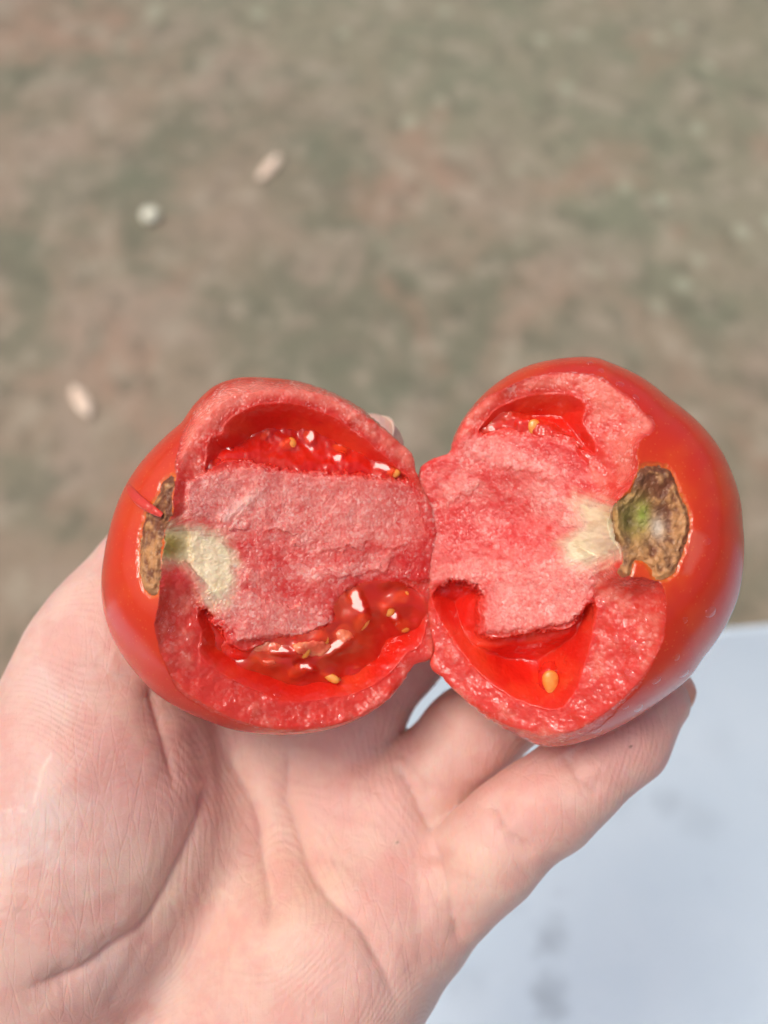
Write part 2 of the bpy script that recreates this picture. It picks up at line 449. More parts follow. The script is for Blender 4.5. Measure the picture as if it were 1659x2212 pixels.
def round_cone(p, a, b, r1, r2):
    ba = b - a; l2 = float(ba @ ba); rr = r1 - r2; a2 = l2 - rr * rr; il2 = 1.0 / l2
    pa = p - a; y = pa @ ba; z = y - l2
    w = pa * np.float32(l2) - np.outer(y, ba).astype(np.float32)
    x2 = np.einsum('ij,ij->i', w, w); y2 = y * y * l2; z2 = z * z * l2
    k = np.sign(rr) * rr * rr * x2
    d = (np.sqrt(np.maximum(x2 * a2 * il2, 0)) + y * rr) * il2 - r1
    m1 = np.sign(z) * a2 * z2 > k; m2 = (np.sign(y) * a2 * y2 < k) & ~m1
    d = np.where(m1, np.sqrt(x2 + z2) * il2 - r2, d)
    return np.where(m2, np.sqrt(x2 + y2) * il2 - r1, d)

def smin(a, b, k):
    h = np.maximum(k - np.abs(a - b), 0) / k
    return np.minimum(a, b) - h * h * k * 0.25

def chain(p, pts, k=3.0):
    d = None
    for (a, ra), (b, rb) in zip(pts[:-1], pts[1:]):
        e = round_cone(p, a, b, ra, rb)
        d = e if d is None else smin(d, e, k)
    return d

HB = {  # (grid x, grid y, z of the bone in mm), radius in mm
 'index_bone':  [((60, 2300, -30), 20), ((330, 1850, -38), 17), ((585, 1520, -46), 14)],
 'middle_bone': [((150, 2330, -30), 20), ((440, 1930, -37), 17), ((690, 1640, -42), 14)],
 'ring_bone':   [((250, 2370, -29), 20), ((560, 2000, -33), 17), ((812, 1745, -33), 13)],
 'little_bone': [((420, 2420, -28), 20), ((660, 2120, -28), 18), ((890, 1915, -26), 13)],
 'heel':        [((560, 2340, -22), 21), ((715, 2075, -24), 19), ((830, 1990, -25), 15)],
 'wrist_a':     [((-320, 2750, -40), 24), ((20, 2330, -30), 24)],
 'wrist_b':     [((-120, 2950, -40), 24), ((300, 2500, -30), 24)],
 'thenar':      [((0, 2210, -22), 22), ((105, 1920, -21), 24), ((190, 1660, -23), 20), ((240, 1480, -27), 14)],
 'thenar_in':   [((120, 2080, -24), 20), ((280, 1800, -26), 18), ((330, 1620, -30), 12)],
 'thumb':       [((165, 1600, -25), 17), ((200, 1440, -27), 13.2), ((262, 1330, -29), 11.2), ((345, 1220, -34), 10.2), ((440, 1070, -40), 8.6)],
 'web':         [((330, 1560, -36), 9), ((470, 1530, -42), 10)],
 'index':       [((600, 1500, -46), 10.5), ((690, 1260, -43), 9.3), ((765, 1060, -32), 8.5), ((798, 968, -24), 7.0)],
 'middle':      [((700, 1625, -40), 10.5), ((765, 1538, -36), 10), ((872, 1400, -37), 9.2), ((960, 1240, -38), 8.6), ((1020, 1120, -36), 7.4)],
 'ring':        [((815, 1790, -30), 11), ((900, 1704, -31), 10), ((1020, 1584, -31), 9.3), ((1180, 1480, -31), 8.6), ((1320, 1400, -33), 7.4)],
 'little':      [((905, 2000, -24), 11), ((985, 1912, -21), 9.6), ((1060, 1842, -17.5), 9.6), ((1118, 1778, -16.5), 8.7), ((1185, 1735, -16), 8.7), ((1262, 1668, -16.5), 7.9), ((1350, 1600, -18), 7.7), ((1432, 1520, -20), 5.6)],
}
HB = {k: [(P(*a).astype(np.float32), r) for a, r in v] for k, v in HB.items()}

def hand_sdf(p):
    palm = None
    for k in ('index_bone', 'middle_bone', 'ring_bone', 'little_bone', 'wrist_a', 'wrist_b'):
        d = chain(p, HB[k], 10.0); palm = d if palm is None else smin(palm, d, 11.0)
    palm = smin(palm, chain(p, HB['heel'], 10), 9.0)
    th = smin(chain(p, HB['thenar'], 12), chain(p, HB['thenar_in'], 12), 10.0)
    th = smin(th, chain(p, HB['thumb'], 8.0), 6.0)
    palm = smin(palm, chain(p, HB['web'], 6), 8.0)
    palm = smin(palm, th, 4.5)
    H = None
    for k, kk in (('index', 7), ('middle', 5), ('ring', 4.0), ('little', 4.0)):
        g = smin(palm, chain(p, HB[k], 5.0), kk)
        H = g if H is None else smin(H, g, 0.5)
    return H

def surface_nets(field, h, org):
    s = field < 0
    nx, ny, nz = field.shape
    c = np.zeros((nx - 1, ny - 1, nz - 1), np.uint8)
    for dx in (0, 1):
        for dy in (0, 1):
            for dz in (0, 1):
                c += s[dx:nx - 1 + dx, dy:ny - 1 + dy, dz:nz - 1 + dz]
    act = np.argwhere((c > 0) & (c < 8))
    idx = np.full(c.shape, -1, np.int64); idx[tuple(act.T)] = np.arange(len(act))
    acc = np.zeros((len(act), 3)); cnt = np.zeros(len(act))
    cor = [(a, b, d) for a in (0, 1) for b in (0, 1) for d in (0, 1)]
    vals = {q: field[act[:, 0] + q[0], act[:, 1] + q[1], act[:, 2] + q[2]] for q in cor}
    for q in cor:
        for ax in range(3):
            if q[ax] == 0:
                r = list(q); r[ax] = 1; r = tuple(r)
                a, b = vals[q], vals[r]; m = (a < 0) != (b < 0)
                t = np.where(m, a / np.where(a == b, 1, a - b), 0)
                pt = np.tile(np.array(q, float), (len(act), 1)); pt[:, ax] += t
                acc[m] += pt[m]; cnt[m] += 1
    v = (act + acc / cnt[:, None]) * h + org
    faces = []
    for ax in range(3):
        o1, o2 = [(1, 2), (2, 0), (0, 1)][ax]
        sl0 = [slice(None)] * 3; sl1 = [slice(None)] * 3; sl0[ax] = slice(0, -1); sl1[ax] = slice(1, None)
        ed = np.argwhere(s[tuple(sl0)] != s[tuple(sl1)])
        ok = (ed[:, o1] > 0) & (ed[:, o2] > 0) & (ed[:, o1] < field.shape[o1] - 1) & (ed[:, o2] < field.shape[o2] - 1)
        ed = ed[ok]; flip = s[tuple(ed.T)]
        def at(a, b):
            e = ed.copy(); e[:, o1] -= a; e[:, o2] -= b; return idx[tuple(e.T)]
        q = np.stack([at(1, 1), at(0, 1), at(0, 0), at(1, 0)], 1)
        q[~flip] = q[~flip][:, ::-1]
        faces.append(q)
    return v, np.concatenate(faces)

def hand_mesh(h=0.55):
    lo = P(-330, 2950, -40) - 32; hi = np.array([P(1520, 0, -20)[0], P(0, 860, -20)[1], 8.0])
    lo[2] = -74
    n = np.ceil((hi - lo) / h).astype(int); n = (n // 4 + 1) * 4 + 1
    cs = [np.arange(0, k, 4) for k in n]
    G = np.stack(np.meshgrid(*[lo[i] + cs[i] * h for i in range(3)], indexing='ij'), -1).reshape(-1, 3).astype(np.float32)
    dc = hand_sdf(G).reshape([len(c) for c in cs])
    full = np.repeat(np.repeat(np.repeat(dc, 4, 0), 4, 1), 4, 2)[:n[0], :n[1], :n[2]].astype(np.float32)
    near = np.abs(full) < 4 * h * 1.9
    ii = np.argwhere(near)
    for s0 in range(0, len(ii), 400000):
        b = ii[s0:s0 + 400000]
        full[tuple(b.T)] = hand_sdf((lo + b * h).astype(np.float32))
    return surface_nets(full, h, lo)

def vnormals(v, f):
    a, b, c, d = [v[f[:, i]] for i in range(4)]
    fn = np.cross(c - a, d - b); nrm = np.zeros_like(v)
    for i in range(4):
        for k in range(3): nrm[:, k] += np.bincount(f[:, i], fn[:, k], len(v))
    return nrm / (np.linalg.norm(nrm, axis=1, keepdims=True) + 1e-12)

def poly_dist(x, y, pl):
    """distance to an open polyline and the position 0..1 along it"""
    d = np.full(x.shape, 1e18); s = np.zeros(x.shape); L = np.r_[0, np.cumsum(np.hypot(*np.diff(pl, axis=0).T))]
    for i in range(len(pl) - 1):
        ax, ay = pl[i]; bx, by = pl[i + 1]; ex, ey = bx - ax, by - ay
        t = np.clip(((x - ax) * ex + (y - ay) * ey) / (ex * ex + ey * ey), 0, 1)
        q = (x - ax - ex * t) ** 2 + (y - ay - ey * t) ** 2
        m = q < d; d = np.where(m, q, d); s = np.where(m, (L[i] + t * (L[i + 1] - L[i])) / L[-1], s)
    return np.sqrt(d), s

CREASES = [  # points on the palm, depth mm, half width mm, puffiness of the skin beside it
 ([(0, 2151), (153, 2114), (259, 2044), (324, 1994), (398, 1859), (444, 1743), (468, 1640), (472, 1560)], 1.5, .8, .4),
 ([(222, 2200), (305, 2054), (352, 1990)], .45, .9, .3),
 ([(320, 1450), (336, 1520), (356, 1590), (372, 1650), (380, 1720)], .9, .6, .38),
 ([(418, 1560), (440, 1625), (448, 1690)], .6, 1.2, .5),
 ([(477, 1590), (523, 1688), (556, 1762), (565, 1855), (579, 1947), (582, 2030)], 1.2, .6, .4),
 ([(625, 1590), (620, 1720), (639, 1785), (667, 1870), (716, 1944), (775, 1998), (812, 2060), (843, 2128), (858, 2195)], 1.2, .6, .45),
 ([(936, 1800), (948, 1874), (967, 1942), (985, 2004), (1002, 2062)], 1.1, .5, .4),
 ([(850, 1640), (866, 1670), (893, 1719), (920, 1769), (938, 1806)], 1.1, .5, .3),
 ([(849, 1612), (880, 1640), (911, 1676), (935, 1730)], .6, .7, .3),
 ([(1060, 1712), (1072, 1752), (1092, 1790), (1128, 1825), (1168, 1850)], 1.0, .5, .35),
 ([(1074, 1700), (1090, 1745), (1112, 1775)], .35, .6, .2),
 ([(1215, 1625), (1238, 1660), (1262, 1690), (1305, 1716)], .8, .5, .3),
 ([(1228, 1615), (1250, 1650), (1275, 1680)], .3, .6, .2),
 ([(660, 1860), (700, 1850), (760, 1870), (810, 1910)], .25, .8, .2),
 ([(880, 1905), (900, 1960), (905, 2040), (915, 2120)], .30, .8, .2),
 ([(790, 1980), (840, 2010), (880, 2060), (905, 2150)], .28, .7, .2),
 ([(583, 1950), (640, 1930), (700, 1900)], .22, .7, .1),
 ([(350, 1990), (430, 1930), (520, 1900)], .22, .7, .1),
 ([(110, 1572), (180, 1552), (240, 1550)], .28, .8, .2),
 ([(140, 1440), (190, 1425), (240, 1440)], .25, .8, .2),
 ([(0, 1960), (120, 1985), (240, 1950), (330, 1900)], .25, 1.0, .2),
 ([(60, 1590), (75, 1800), (110, 1950)], .16, .8, .1),
 ([(720, 1690), (790, 1700), (850, 1730)], .2, .8, .1),
 ([(700, 1750), (780, 1770), (860, 1790)], .2, .8, .1),
]
def extra_creases():
    """the fine long lines that fan over the thumb mound and across the palm"""
    rng = np.random.default_rng(4); out = []
    for i in range(22):
        x0 = 130 + i * 14 + rng.uniform(-5, 5); y0 = 1560 + rng.uniform(-20, 60) + abs(i - 8) * 4; ln = rng.uniform(180, 420)
        out.append(([(x0, y0), (x0 + 14 + i * .8, y0 + ln * .5), (x0 + 6 - i * 1.0, y0 + ln)], rng.uniform(.05, .13), .32, .0))
    for i in range(26):
        x0, y0 = rng.uniform(420, 860), rng.uniform(1720, 2180); a = rng.uniform(-.9, .3) + (1.2 if rng.random() < .3 else 0); ln = rng.uniform(50, 170)
        out.append(([(x0, y0), (x0 + math.cos(a) * ln * .5, y0 + math.sin(a) * ln * .5 + rng.uniform(-8, 8)), (x0 + math.cos(a) * ln, y0 + math.sin(a) * ln)], rng.uniform(.05, .14), .32, .0))
    for i in range(14):
        t = rng.uniform(0, 1); x0 = 985 + t * 330; y0 = 1900 - t * 270; a = rng.uniform(.35, 1.1); ln = rng.uniform(40, 120)
        out.append(([(x0 - math.cos(a) * ln / 2, y0 - math.sin(a) * ln / 2), (x0 + 4, y0), (x0 + math.cos(a) * ln / 2, y0 + math.sin(a) * ln / 2)], rng.uniform(.05, .12), .3, .0))
    return out

def build_hand():
    v, f = hand_mesh()
    n = vnormals(v, f)
    px, py = proj(v)
    # slow lumps of the flesh
    v = v + n * (0.45 * noise(v[:, 0] / 16, v[:, 1] / 16, v[:, 2] / 16, seed=3) + 0.22 * noise(v[:, 0] / 6, v[:, 1] / 6, v[:, 2] / 6, seed=8))[:, None]
    front = np.clip((n[:, 2] + 0.1) / 0.5, 0, 1)
    disp = np.zeros(len(v)); crease = np.zeros(len(v))
    wx = px + 3.0 * noise(px / 22, py / 22, seed=31); wy = py + 3.0 * noise(px / 22, py / 22, seed=37)
    for pts, dep, wid, puff in CREASES + extra_creases():
        pl = smooth_open(pts, 6); wp = wid / S
        lo, hi = pl.min(0) - wp * 8 - 70, pl.max(0) + wp * 8 + 70
        m = (px > lo[0]) & (px < hi[0]) & (py > lo[1]) & (py < hi[1]) & (front > 0)
        if not m.any(): continue
        d, s = poly_dist(wx[m], wy[m], pl)
        tap = sstep(0, .18, s) * sstep(1, .78, s) * (.75 + .25 * noise(s * 9, s * 0, seed=int(pl[0, 0]) % 97))
        g = np.exp(-(d / wp) ** 2); b = np.exp(-(d / (wp * 3.2)) ** 2)
        b2 = np.exp(-(d / (wp * 2.5 + 8)) ** 2); b3 = np.exp(-(d / 42) ** 2)
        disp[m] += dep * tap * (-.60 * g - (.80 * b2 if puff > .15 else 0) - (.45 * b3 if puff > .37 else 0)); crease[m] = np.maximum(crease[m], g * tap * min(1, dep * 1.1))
    v = v + n * (disp * front)[:, None]
    # pigment: rosy mounds and finger pads, yellower hollow of the palm
    base = np.tile(np.array([0.73, 0.475, 0.395]), (len(v), 1))
    def mixto(c, wgt):
        nonlocal base
        base = base + (np.array(c) - base) * np.clip(wgt, 0, 1)[:, None]
    def blob(cx, cy, r): return np.exp(-((px - cx) ** 2 + (py - cy) ** 2) / (r * r))
    rosy, yel, pale = (0.72, 0.390, 0.340), (0.75, 0.515, 0.395), (0.73, 0.550, 0.490)
    mixto(rosy, .9 * blob(260, 1680, 140) + .8 * blob(760, 1740, 120) + .7 * blob(1100, 1700, 120) + .6 * blob(870, 1900, 90) + .9 * blob(1350, 1600, 130))
    mixto(yel, .8 * blob(560, 1980, 170) + .6 * blob(680, 1900, 80) + .6 * blob(330, 1960, 110) + .5 * blob(1010, 1860, 70))
    mixto(pale, .9 * blob(80, 1800, 150) + .6 * blob(150, 1460, 100) + .5 * blob(250, 2080, 120))
    mixto(rosy, .35 * blob(120, 2200, 140) + .4 * blob(760, 2120, 100))
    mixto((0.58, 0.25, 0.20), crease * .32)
    ridge = np.full(len(v), 0.0)
    base_pt = P(120, 2330, -30)
    # healed pale scratches on the thumb mound
    for pl in ([(110, 1630), (94, 1658), (82, 1700), (74, 1738)], [(0, 1752), (28, 1748), (52, 1752)]):
        d, s_ = poly_dist(wx, wy, smooth_open(pl, 5)); mixto((0.86, 0.66, 0.56), .8 * np.exp(-(d / 3.5) ** 2) * front)
    # little freckles on the skin
    for (fx, fy, r) in ((1364, 1613, 3.0), (859, 1819, 2.2), (1100, 1990, 1.8)):
        mixto((0.16, 0.07, 0.05), 1.0 * (np.hypot(px - fx, py - fy) < r))
    o = mesh_obj('hand', v, f, HSKIN, base=base_pt, colour=base, attrs={'ridge': ridge}, matrix=M @ Matrix.Translation(base_pt / 1000))
    tag(o, 'open left hand held palm up, fingers curled under the torn tomato', 'hand')
    # fingernails on the two tips that show one
    def nail(tip, back, dors, width, length, over, label):
        tip, back = np.array(tip, float), np.array(back, float)
        u = (tip - back) / np.linalg.norm(tip - back); dn = np.array(dors, float); dn -= u * (dn @ u); dn /= np.linalg.norm(dn)
        s = np.cross(u, dn); nu, nv_ = 22, 17
        U, V = np.meshgrid(np.linspace(-length, over, nu), np.linspace(-1, 1, nv_), indexing='ij')
        end = np.where(U > 0, 1 - 0.30 * (U / over) ** 2, 1)
        Vv = V * end
        prof = np.sqrt(np.maximum(1 - (Vv * .92) ** 2, 0))
        def sheet(th):
            return (tip + u * (U - (V ** 2) * 1.4 * (U > 0) * (U / over))[..., None] + s * (Vv * width)[..., None]
                    + dn * (prof * (width * .92 + th) - width * .30 - 0.10 * np.maximum(U, 0) ** 1.2)[..., None]).reshape(-1, 3)
        a, b = sheet(0.0), sheet(0.45)
        i, j = np.meshgrid(np.arange(nu - 1), np.arange(nv_ - 1), indexing='ij'); q = (i * nv_ + j).ravel(); N = nu * nv_
        fa = np.stack([q, q + 1, q + nv_ + 1, q + nv_], 1); fb = fa[:, ::-1] + N
        bd = np.r_[np.arange(nv_), np.arange(1, nu) * nv_ + nv_ - 1, (nu - 1) * nv_ + np.arange(nv_ - 2, -1, -1), np.arange(nu - 2, 0, -1) * nv_]
        bn = np.roll(bd, -1)
        fs = np.concatenate([fa, fb, np.stack([bd, bd + N, bn + N, bn], 1)])
        o2 = mesh_obj('fingernail', np.concatenate([a, b]), fs, NAIL, parent=o, base=base_pt)
        o2['label'] = label
    t, b = HB['little'][-1][0], HB['little'][-2][0]
    nail(t + (t - b) / np.linalg.norm(t - b) * 3.2, b, (0.55, 0.35, -0.62), 4.4, 8.5, 5.4, 'pale nail at the end of the little finger')
    t, b = HB['index'][-1][0], HB['index'][-2][0]
    nail(t + (t - b) / np.linalg.norm(t - b) * 4.0, b, (0.75, -0.1, -0.5), 5.2, 9.0, 3.2, 'nail of the fingertip peeking over the left half')
    return o
hand = build_hand()

# ------------------------------------------------------------------ the torn tomato
TBASE = P(740, 1260, -30)
tomato = bpy.data.objects.new('torn_tomato', None); col.objects.link(tomato)
tomato.matrix_world = M @ Matrix.Translation(TBASE / 1000)
tag(tomato, 'ripe red tomato torn open into two joined wet halves in the hand', 'tomato')

C_RIM = lin(216, 60, 44); C_RIMP = lin(236, 140, 120); C_LOC = lin(222, 36, 22); C_LOC2 = lin(232, 64, 34)
C_CORE = lin(222, 80, 72); C_COREP = lin(243, 174, 160); C_CORED = lin(210, 42, 36)
C_PITH = lin(242, 222, 184); C_GREEN = lin(164, 146, 78); C_BUFF = lin(176, 140, 84)
C_SKIN = lin(208, 42, 15); C_SKINO = lin(220, 78, 22)
C_BROWN = lin(120, 70, 46); C_TAN = lin(192, 138, 88)

def polar_outline(poly, cx, cy, NT_):
    p = np.asarray(poly, float); th = np.arctan2(-(p[:, 1] - cy), p[:, 0] - cx); r = np.hypot(p[:, 0] - cx, p[:, 1] - cy)
    o = np.argsort(th); th, r = th[o], r[o]
    keep = np.r_[True, np.diff(th) > 1e-3]; th, r = th[keep], r[keep]
    T = np.r_[th[-3:] - 2 * np.pi, th, th[:3] + 2 * np.pi]; R = np.r_[r[-3:], r, r[:3]]
    dl = np.diff(R) / np.diff(T); hh = np.diff(T)
    m = np.zeros_like(R)                                   # shape-preserving cubic
    for i in range(1, len(R) - 1):
        if dl[i - 1] * dl[i] > 0:
            w1, w2 = 2 * hh[i] + hh[i - 1], hh[i] + 2 * hh[i - 1]; m[i] = (w1 + w2) / (w1 / dl[i - 1] + w2 / dl[i])
    t = np.linspace(-np.pi, np.pi, NT_, endpoint=False)
    k = np.clip(np.searchsorted(T, t) - 1, 0, len(T) - 2); s = (t - T[k]) / hh[k]
    out = ((1 + 2 * s) * (1 - s) ** 2 * R[k] + s * (1 - s) ** 2 * hh[k] * m[k] + s * s * (3 - 2 * s) * R[k + 1] + s * s * (s - 1) * hh[k] * m[k + 1])
    return t, out

class Half: pass

def build_half(q):
    """q: outline, centre, depths, the tear plane and a function giving height, colour, grain and material per point"""
    NT_, NF, NB = 860, 330, 60
    cx, cy = q.centre
    th, r = polar_outline(q.outline, cx, cy, NT_)
    ex, ey = cx + r * np.cos(th), cy - r * np.sin(th)
    torn = sstep(6, -4, sdpoly(ex, ey, q.torn)) if q.torn is not None else 0
    r = r + torn * (5.0 * noise(th * 40, th * 0, seed=q.seed) + 3.5 * noise(th * 110, th * 0, seed=q.seed + 1))
    for _ in range(2): r = r * .5 + (np.roll(r, 1) + np.roll(r, -1)) * .25
    k = S * (D - q.zs) / D
    phi = np.concatenate([np.linspace(0, np.pi / 2, NF), np.linspace(np.pi / 2, np.pi, NB + 1)[1:]])
    PH, TH = np.meshgrid(phi, th, indexing='ij'); R = np.broadcast_to(r, PH.shape)
    rho = np.sin(PH)
    c0 = np.array([(cx - 829.5) * k, (1106 - cy) * k])
    x = c0[0] + rho * R * k * np.cos(TH); y = c0[1] + rho * R * k * np.sin(TH)
    zb = np.where(PH <= np.pi / 2 + 1e-9, q.A * np.cos(PH), q.B * np.cos(PH)) + q.zs
    x, y, zb = x.ravel(), y.ravel(), zb.ravel()
    fr = (PH.ravel() <= np.pi / 2 + 1e-9)
    zpl = q.plane((x / S) + 829.5, 1106 - y / S)
    zest = np.minimum(zb, zpl)
    px = 829.5 + x / S * D / (D - zest); py = 1106 - y / S * D / (D - zest)
    z, colr, grain, part = q.surface(px, py, zb, zpl, x, y)
    z = np.where(fr, z, zb); part = np.where(fr, part, 0)
    colr[~fr] = C_SKIN
    v = np.stack([x, y, z], 1)
    nr = len(phi)
    i, j = np.meshgrid(np.arange(nr - 1), np.arange(NT_), indexing='ij')
    a = (i * NT_ + j).ravel(); b = (i * NT_ + (j + 1) % NT_).ravel()
    f = np.stack([a, a + NT_, b + NT_, b], 1)
    # the first ring is the pole: nudge it open a hair so that no face is degenerate
    v[:NT_, 0] += 0.01 * np.cos(th); v[:NT_, 1] += 0.01 * np.sin(th)
    fp = np.sort(part[f], axis=1)[:, 2]
    q.v, q.px, q.py = v[:NT_ * NF], None, None
    q.px, q.py = proj(q.v); q.f = f
    n = vnormals(v, f); q.n = n[:NT_ * NF]
    root = None
    for pid, nm, mt in ((1, 'tomato_half', FLESH), (0, 'skin', TSKIN), (2, 'stem_scar', SCAR), (3, 'pith', PITH)):
        ff = f[fp == pid]
        if not len(ff): continue
        vv, f2, (cc, gg) = compact(v, ff, [colr, grain])
        o = mesh_obj(nm, vv, f2, mt, parent=(tomato if root is None else root), base=TBASE, colour=cc, attrs={'grain': gg})
        if root is None: root = o
    root['label'] = q.label
    q.root = root
    return root

def surf(q, px, py):
    i = np.argmin((q.px - px) ** 2 + (q.py - py) ** 2); return q.v[i], q.n[i]

# --- left half
L = Half(); L.seed = 11; L.label = 'left half of the torn tomato with gel and seeds in its lower chamber'
L.centre = (570, 1200); L.zs, L.A, L.B = -6.0, 22.0, 24.0
L.outline = [(519, 817), (478, 829), (428, 870), (392, 917), (328, 977), (278, 1045), (250, 1109), (232, 1186), (225, 1255), (232, 1323), (251, 1378), (292, 1441), (351, 1501), (433, 1546), (515, 1574), (606, 1584), (688, 1578), (775, 1551), (834, 1514), (870, 1473), (893, 1437), (934, 1423), (938, 1380), (936, 1300), (946, 1240), (948, 1160), (936, 1100), (914, 1056), (899, 1022), (891, 981), (866, 958), (811, 908), (779, 881), (720, 849), (652, 826), (583, 817)]
L.torn = [(640, 700), (1000, 800), (1000, 1500), (820, 1560), (800, 1300), (700, 1000)]
L.rim = smooth_closed([(583, 822), (519, 821), (470, 840), (428, 876), (401, 922), (392, 949), (380, 990), (383, 1027), (381, 1070), (378, 1113), (362, 1145), (355, 1209), (353, 1236), (353, 1287), (346, 1323), (342, 1369), (355, 1414), (374, 1473), (410, 1512), (478, 1548), (551, 1572), (606, 1580), (688, 1576), (775, 1550), (850, 1510), (960, 1440), (990, 1250), (960, 1050), (900, 960), (811, 902), (720, 846), (652, 826)], 3)
L.up = smooth_closed([(483, 917), (506, 895), (551, 874), (606, 867), (661, 876), (715, 897), (775, 936), (829, 981), (870, 1018), (890, 1045), (852, 1036), (797, 1027), (706, 1022), (642, 1020), (551, 1004), (487, 999), (446, 1024), (442, 995), (451, 945), (478, 936)], 3)
L.lo = smooth_closed([(426, 1314), (442, 1307), (460, 1337), (483, 1364), (501, 1391), (533, 1402), (570, 1384), (652, 1373), (720, 1346), (724, 1305), (752, 1273), (811, 1255), (900, 1270), (924, 1323), (912, 1391), (879, 1414), (838, 1460), (775, 1496), (683, 1514), (615, 1517), (524, 1482), (460, 1446), (428, 1410), (433, 1369), (425, 1340)], 3)
L.core = [(410, 1040), (446, 1022), (551, 1004), (642, 1020), (797, 1027), (893, 1045), (940, 1100), (955, 1180), (945, 1260), (811, 1255), (752, 1273), (724, 1305), (720, 1346), (652, 1373), (570, 1378), (501, 1391), (460, 1337), (430, 1300), (420, 1240), (400, 1120)]
L.slabs = [([(442, 1003), (558, 1012), (675, 1030), (791, 1030), (890, 1048), (917, 1110), (917, 1164), (854, 1182), (791, 1164), (782, 1182), (675, 1191), (630, 1182), (639, 1155), (594, 1142), (496, 1146), (513, 1110), (567, 1056), (469, 1128), (406, 1110), (397, 1056)], 1.2),
           ([(634, 1222), (711, 1218), (791, 1218), (836, 1236), (746, 1245), (661, 1252), (643, 1236)], 1.0),
           ([(796, 1204), (845, 1195), (845, 1231), (800, 1234)], .9),
           ([(451, 1271), (513, 1271), (567, 1289), (675, 1316), (728, 1352), (675, 1370), (603, 1379), (513, 1383), (482, 1343)], 1.0),
           ([(495, 1218), (558, 1236), (567, 1267), (522, 1245)], .7)]
L.scar = smooth_closed([(380, 1031), (351, 1041), (346, 1063), (333, 1082), (310, 1113), (298, 1177), (301, 1232), (319, 1273), (342, 1282), (355, 1264), (353, 1209), (360, 1145), (378, 1113), (377, 1072)], 3)
L.pith = smooth_closed([(352, 1150), (396, 1143), (460, 1157), (492, 1182), (501, 1218), (500, 1262), (478, 1300), (455, 1292), (436, 1255), (401, 1214), (352, 1204)], 3)
L.plane = lambda px, py: -6.0 + (935 - px) * S * 0.31 - 0.02 * (py - 1200) * S

